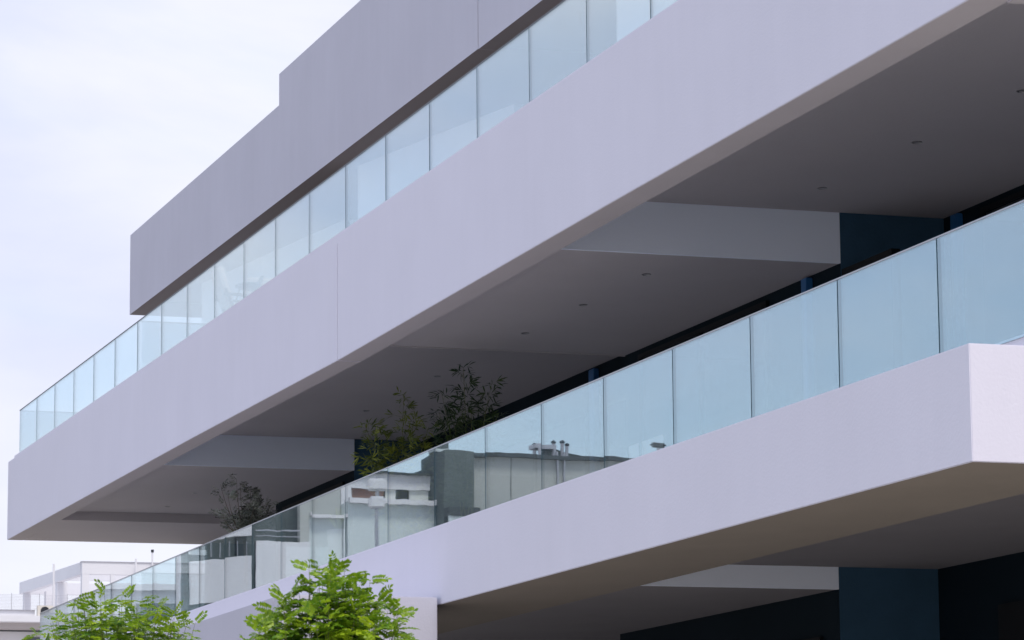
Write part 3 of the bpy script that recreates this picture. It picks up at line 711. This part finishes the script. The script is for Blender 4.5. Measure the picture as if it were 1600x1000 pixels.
t = thing('air_conditioner', 'beige outdoor air conditioning unit on the ledge of the distant house', 'air conditioner', W(219.2, 39.9, 17.022))
bm = BM(); box(bm, 219.0, 219.4, 39.42, 40.45, 17.03, 17.72, bev=.02); obj('casing', bm, ACW, t)
bm = BM(); n = 24
ring = [(0.29, 0.0), (0.29, 0.03), (0.25, 0.035), (0.25, 0.012)]
cc = W(218.99, 39.9, 17.36)
rg = [[bm.verts.new(cc + Vector((z, r * math.cos(a), r * math.sin(a)))) for a in [2 * math.pi * k / n for k in range(n)]] for r, z in ring]
for a, b_ in zip(rg, rg[1:]):
    for k in range(n): bm.faces.new([a[k], a[(k + 1) % n], b_[(k + 1) % n], b_[k]])
bm.faces.new(rg[-1]); obj('fan_grille', bm, STEEL, t)

# ------------------------------------------------------------------ houses across the street (seen mirrored in the lower glass)
def blk(label, name, parts, loc):
    t = thing(name, label, 'building', loc, None)
    for nm, m, a in parts:
        bm = BM(); box(bm, *a); obj(nm, bm, m, t)
    return t
S1 = 130.0
b1 = blk('beige block with dark cornice and rooftop flues, mirrored in the lower glass', 'beige_apartment_block', [
    ('wall', BEIGE, (S1, S1 + 14, -30, -14.95, G, 16.86)),
    ('cornice', CORN, (S1 - .25, S1 + 14.2, -30.2, -14.9, 16.862, 17.02)),
    ('ledge', DGREEN, (S1 - .9, S1 - .001, -18.9, -14.95, 14.15, 14.5)),
    ('balcony_wall', PALEW, (S1 - .88, S1 - .68, -18.9, -14.95, 13.1, 14.148)),
    ('stair_tower', DGREEN, (S1 + 2.0, S1 + 6, -20.6, -18.9, 17.022, 17.2)),
    ('movement_joint', CORN, (S1 - .01, S1 + .0, -16.93, -16.9, 13, 16.85)),
    ('downpipe', ALU, (S1 - .14, S1 - .002, -18.93, -18.87, 13, 17.2)),
    ('downpipe', ALU, (S1 - .14, S1 - .002, -19.22, -19.16, 13, 17.2)),
], W(S1 + 7, -22, G))
bm = BM(); extr_YH(bm, [(-18.9, 17.03), (-18.9, 17.42), (-19.2, 17.45), (-20.9, 17.05)], S1 + 1, S1 + 1.9); obj('lean_to_roof', bm, ROOF, b1)
bm = BM(); box(bm, S1, S1 + .9, -18.9, -18.0, 17.32, 17.5); box(bm, S1, S1 + .1, -18.2, -18.1, 17.02, 17.32); box(bm, S1, S1 + .1, -18.9, -18.8, 17.02, 17.32); obj('tank_frame', bm, ALU, b1)
for Y, H1 in ((-18.95, 17.62), (-19.3, 17.66), (-19.5, 17.55), (-18.1, 17.45)):
    bm = BM(); tube(bm, [W(S1 + .5, Y, 17.02), W(S1 + .5, Y, H1)], .07, 8); ch = obj('flue', bm, ALU, b1)
    bm = BM(); lathe(bm, W(S1 + .5, Y, H1), [(.05, -.02), (.10, .02), (.10, .08), (.04, .13)], 12); obj('cowl', bm, STEEL, ch)
b2 = blk('narrow dark grey-green block mirrored beside the beige end wall', 'dark_grey_house', [
    ('wall', DGREEN, (S1 - 1.2, S1 + 2, -14.9, -13.66, G, 16.93)),
    ('ledge', CORN, (S1 - 2.0, S1 - 1.202, -14.9, -13.66, 14.2, 14.55)),
    ('balcony_wall', PALEW, (S1 - 1.95, S1 - 1.8, -14.9, -13.66, 13.0, 14.198)),
    ('chimney', DGREEN, (S1, S1 + .8, -14.2, -13.68, 16.932, 17.5)),
    ('chimney_band', PALEW, (S1 - .05, S1 + .82, -14.22, -13.66, 17.0, 17.12)),
], W(S1 + 5, -14.3, G))
b3 = blk('white house with curtained window band, mirrored left of the dark grey block', 'white_house', [
    ('wall', PALEW, (S1, S1 + 12, -13.64, -10.0, G, 14.88)),
    ('ledge', WHITE, (S1 - .3, S1 - .001, -13.64, -10.0, 14.80, 15.0)),
    ('upper_wall', WHITE, (S1 + .6, S1 + 12, -13.64, -10.0, 15.5, 16.1)),
    ('window', GLASSB, (S1 + .8, S1 + 12, -13.64, -11.7, 14.882, 15.498)),
    ('brick_panel', BRICK, (S1 + .75, S1 + 12, -11.698, -10.3, 14.882, 15.498)),
    ('curtain', CURT, (S1 + .7, S1 + .78, -12.2, -11.75, 14.882, 15.497)),
    ('curtain', CURT, (S1 + .7, S1 + .78, -13.6, -12.8, 14.882, 15.497)),
    ('pier', WHITE, (S1 + .5, S1 + .74, -10.3, -10.0, 14.882, 15.498)),
    ('roof_edge', CORN, (S1 + .4, S1 + 12, -13.64, -10.0, 16.102, 16.18)),
], W(S1 + 6, -12, G))
b4 = blk('beige rendered house with pale ledge, mirrored left of the white house', 'beige_house', [
    ('wall', PALEW, (S1 + .2, S1 + 12, -9.98, -8.6, G, 14.3)),
    ('ledge', WHITE, (S1 - .1, S1 + .199, -9.98, -8.6, 14.25, 14.38)),
    ('upper_wall', BEIGE, (S1 + .5, S1 + 12, -9.98, -8.6, 14.302, 19)),
], W(S1 + 6, -9.3, G))
b5 = blk('house with dark open loggias and thin railings above white balcony walls', 'loggia_house', [
    ('balcony_wall', WHITE, (S1, S1 + .2, -8.58, -6.2, 11.2, 13.2)),
    ('loggia', DGREEN, (S1 + 1.5, S1 + 12, -8.58, -6.2, G, 19)),
    ('floor_slab', PALEW, (S1, S1 + 1.499, -8.58, -6.2, 11.0, 11.19)),
    ('pier', BEIGE, (S1 + .1, S1 + .5, -8.58, -8.2, 13.2, 19)),
    ('railing', ALU, (S1 + .05, S1 + .09, -8.2, -6.2, 13.62, 13.67)),
    ('railing', ALU, (S1 + .05, S1 + .09, -8.2, -6.2, 13.40, 13.43)),
    ('pier', WHITE, (S1 - .1, S1 + .2, -6.45, -6.2, 9, 13.2)),
], W(S1 + 6, -7.4, G))
b6 = thing('stepped_balcony_house', 'white house with slanting stacked balconies, mirrored at the far left of the lower glass', 'building', W(S1 + 14, -5, G))
bm = BM(); box(bm, S1 + 3, S1 + 4.2, -6.1, -4.15, G, 19.5); obj('wall', bm, DGREEN, b6)
bm = BM(); box(bm, S1 + 4.202, S1 + 5.2, -6.1, -4.17, G, 19.4); obj('rear_wall', bm, WHITE, b6)
for H0, H1 in ((10.9, 12.6), (12.9, 14.6) if False else (8.6, 10.2), (13.4, 14.9)):
    bm = BM(); extr_sY(bm, [(S1, -6.05), (S1 + .2, -6.05), (S1 + 2.9, -4.2), (S1 + 2.7, -4.2)], H0, H1); obj('balcony_wall', bm, WHITE, b6)
bm = BM(); box(bm, S1 + 2.8, S1 + 2.998, -4.9, -4.2, 12.9, 13.1); box(bm, S1 + 2.8, S1 + 2.998, -4.9, -4.2, 10.2, 10.5); obj('ledge', bm, PALEW, b6)
for k in range(5):
    bm = BM(); tube(bm, [W(S1 + .6, -6.0 + k * .35, 12.6), W(S1 + .6, -6.0 + k * .35, 13.2)], .02, 5); obj('rail_post', bm, ALU, b6)
b7 = blk('low white terrace house behind the slanting balconies, its pale side mirrored beside the glass corner', 'terrace_house', [
    ('wall', WHITE, (158, 180, -16, -5.5, G, 13.6)), ('ledge', PALEW, (157.6, 157.999, -16, -5.4, 11.2, 11.5)), ('window', DGREEN, (157.9, 157.998, -9.5, -7.5, 11.9, 13.0)), ('coping', WHITE, (157.7, 180, -16.1, -5.3, 13.602, 13.9))], W(169, -10, G))
# street lamps across the street
def lamp(label, s, Y, H1, arms, w):
    t = thing('street_lamp', label, 'street lamp', W(s, Y, G + .1), 'street lamps across the road')
    bm = BM(); tube(bm, [W(s, Y, G + .1), W(s, Y, H1 * .5), W(s, Y, H1)], [.09, .07, .05], 10); obj('pole', bm, ALU, t)
    for (a0, a1, h) in arms:
        bm = BM(); box(bm, s - .12, s + .12, Y + a0, Y + a1, h, h + w, bev=.05); obj('lamp_head', bm, WHITE if w > .2 else STEEL, t)
    return t
lamp('twin-head street lamp with two rounded white heads, mirrored in front of the white house', 90, .18, 11.05, [(-.28, .28, 10.62), (-.22, .22, 10.12)], .34)
lamp('small dark street lamp mirrored alone against the sky right of the beige end wall', 90, -8.15, 12.25, [(-.22, .22, 12.1)], .14)
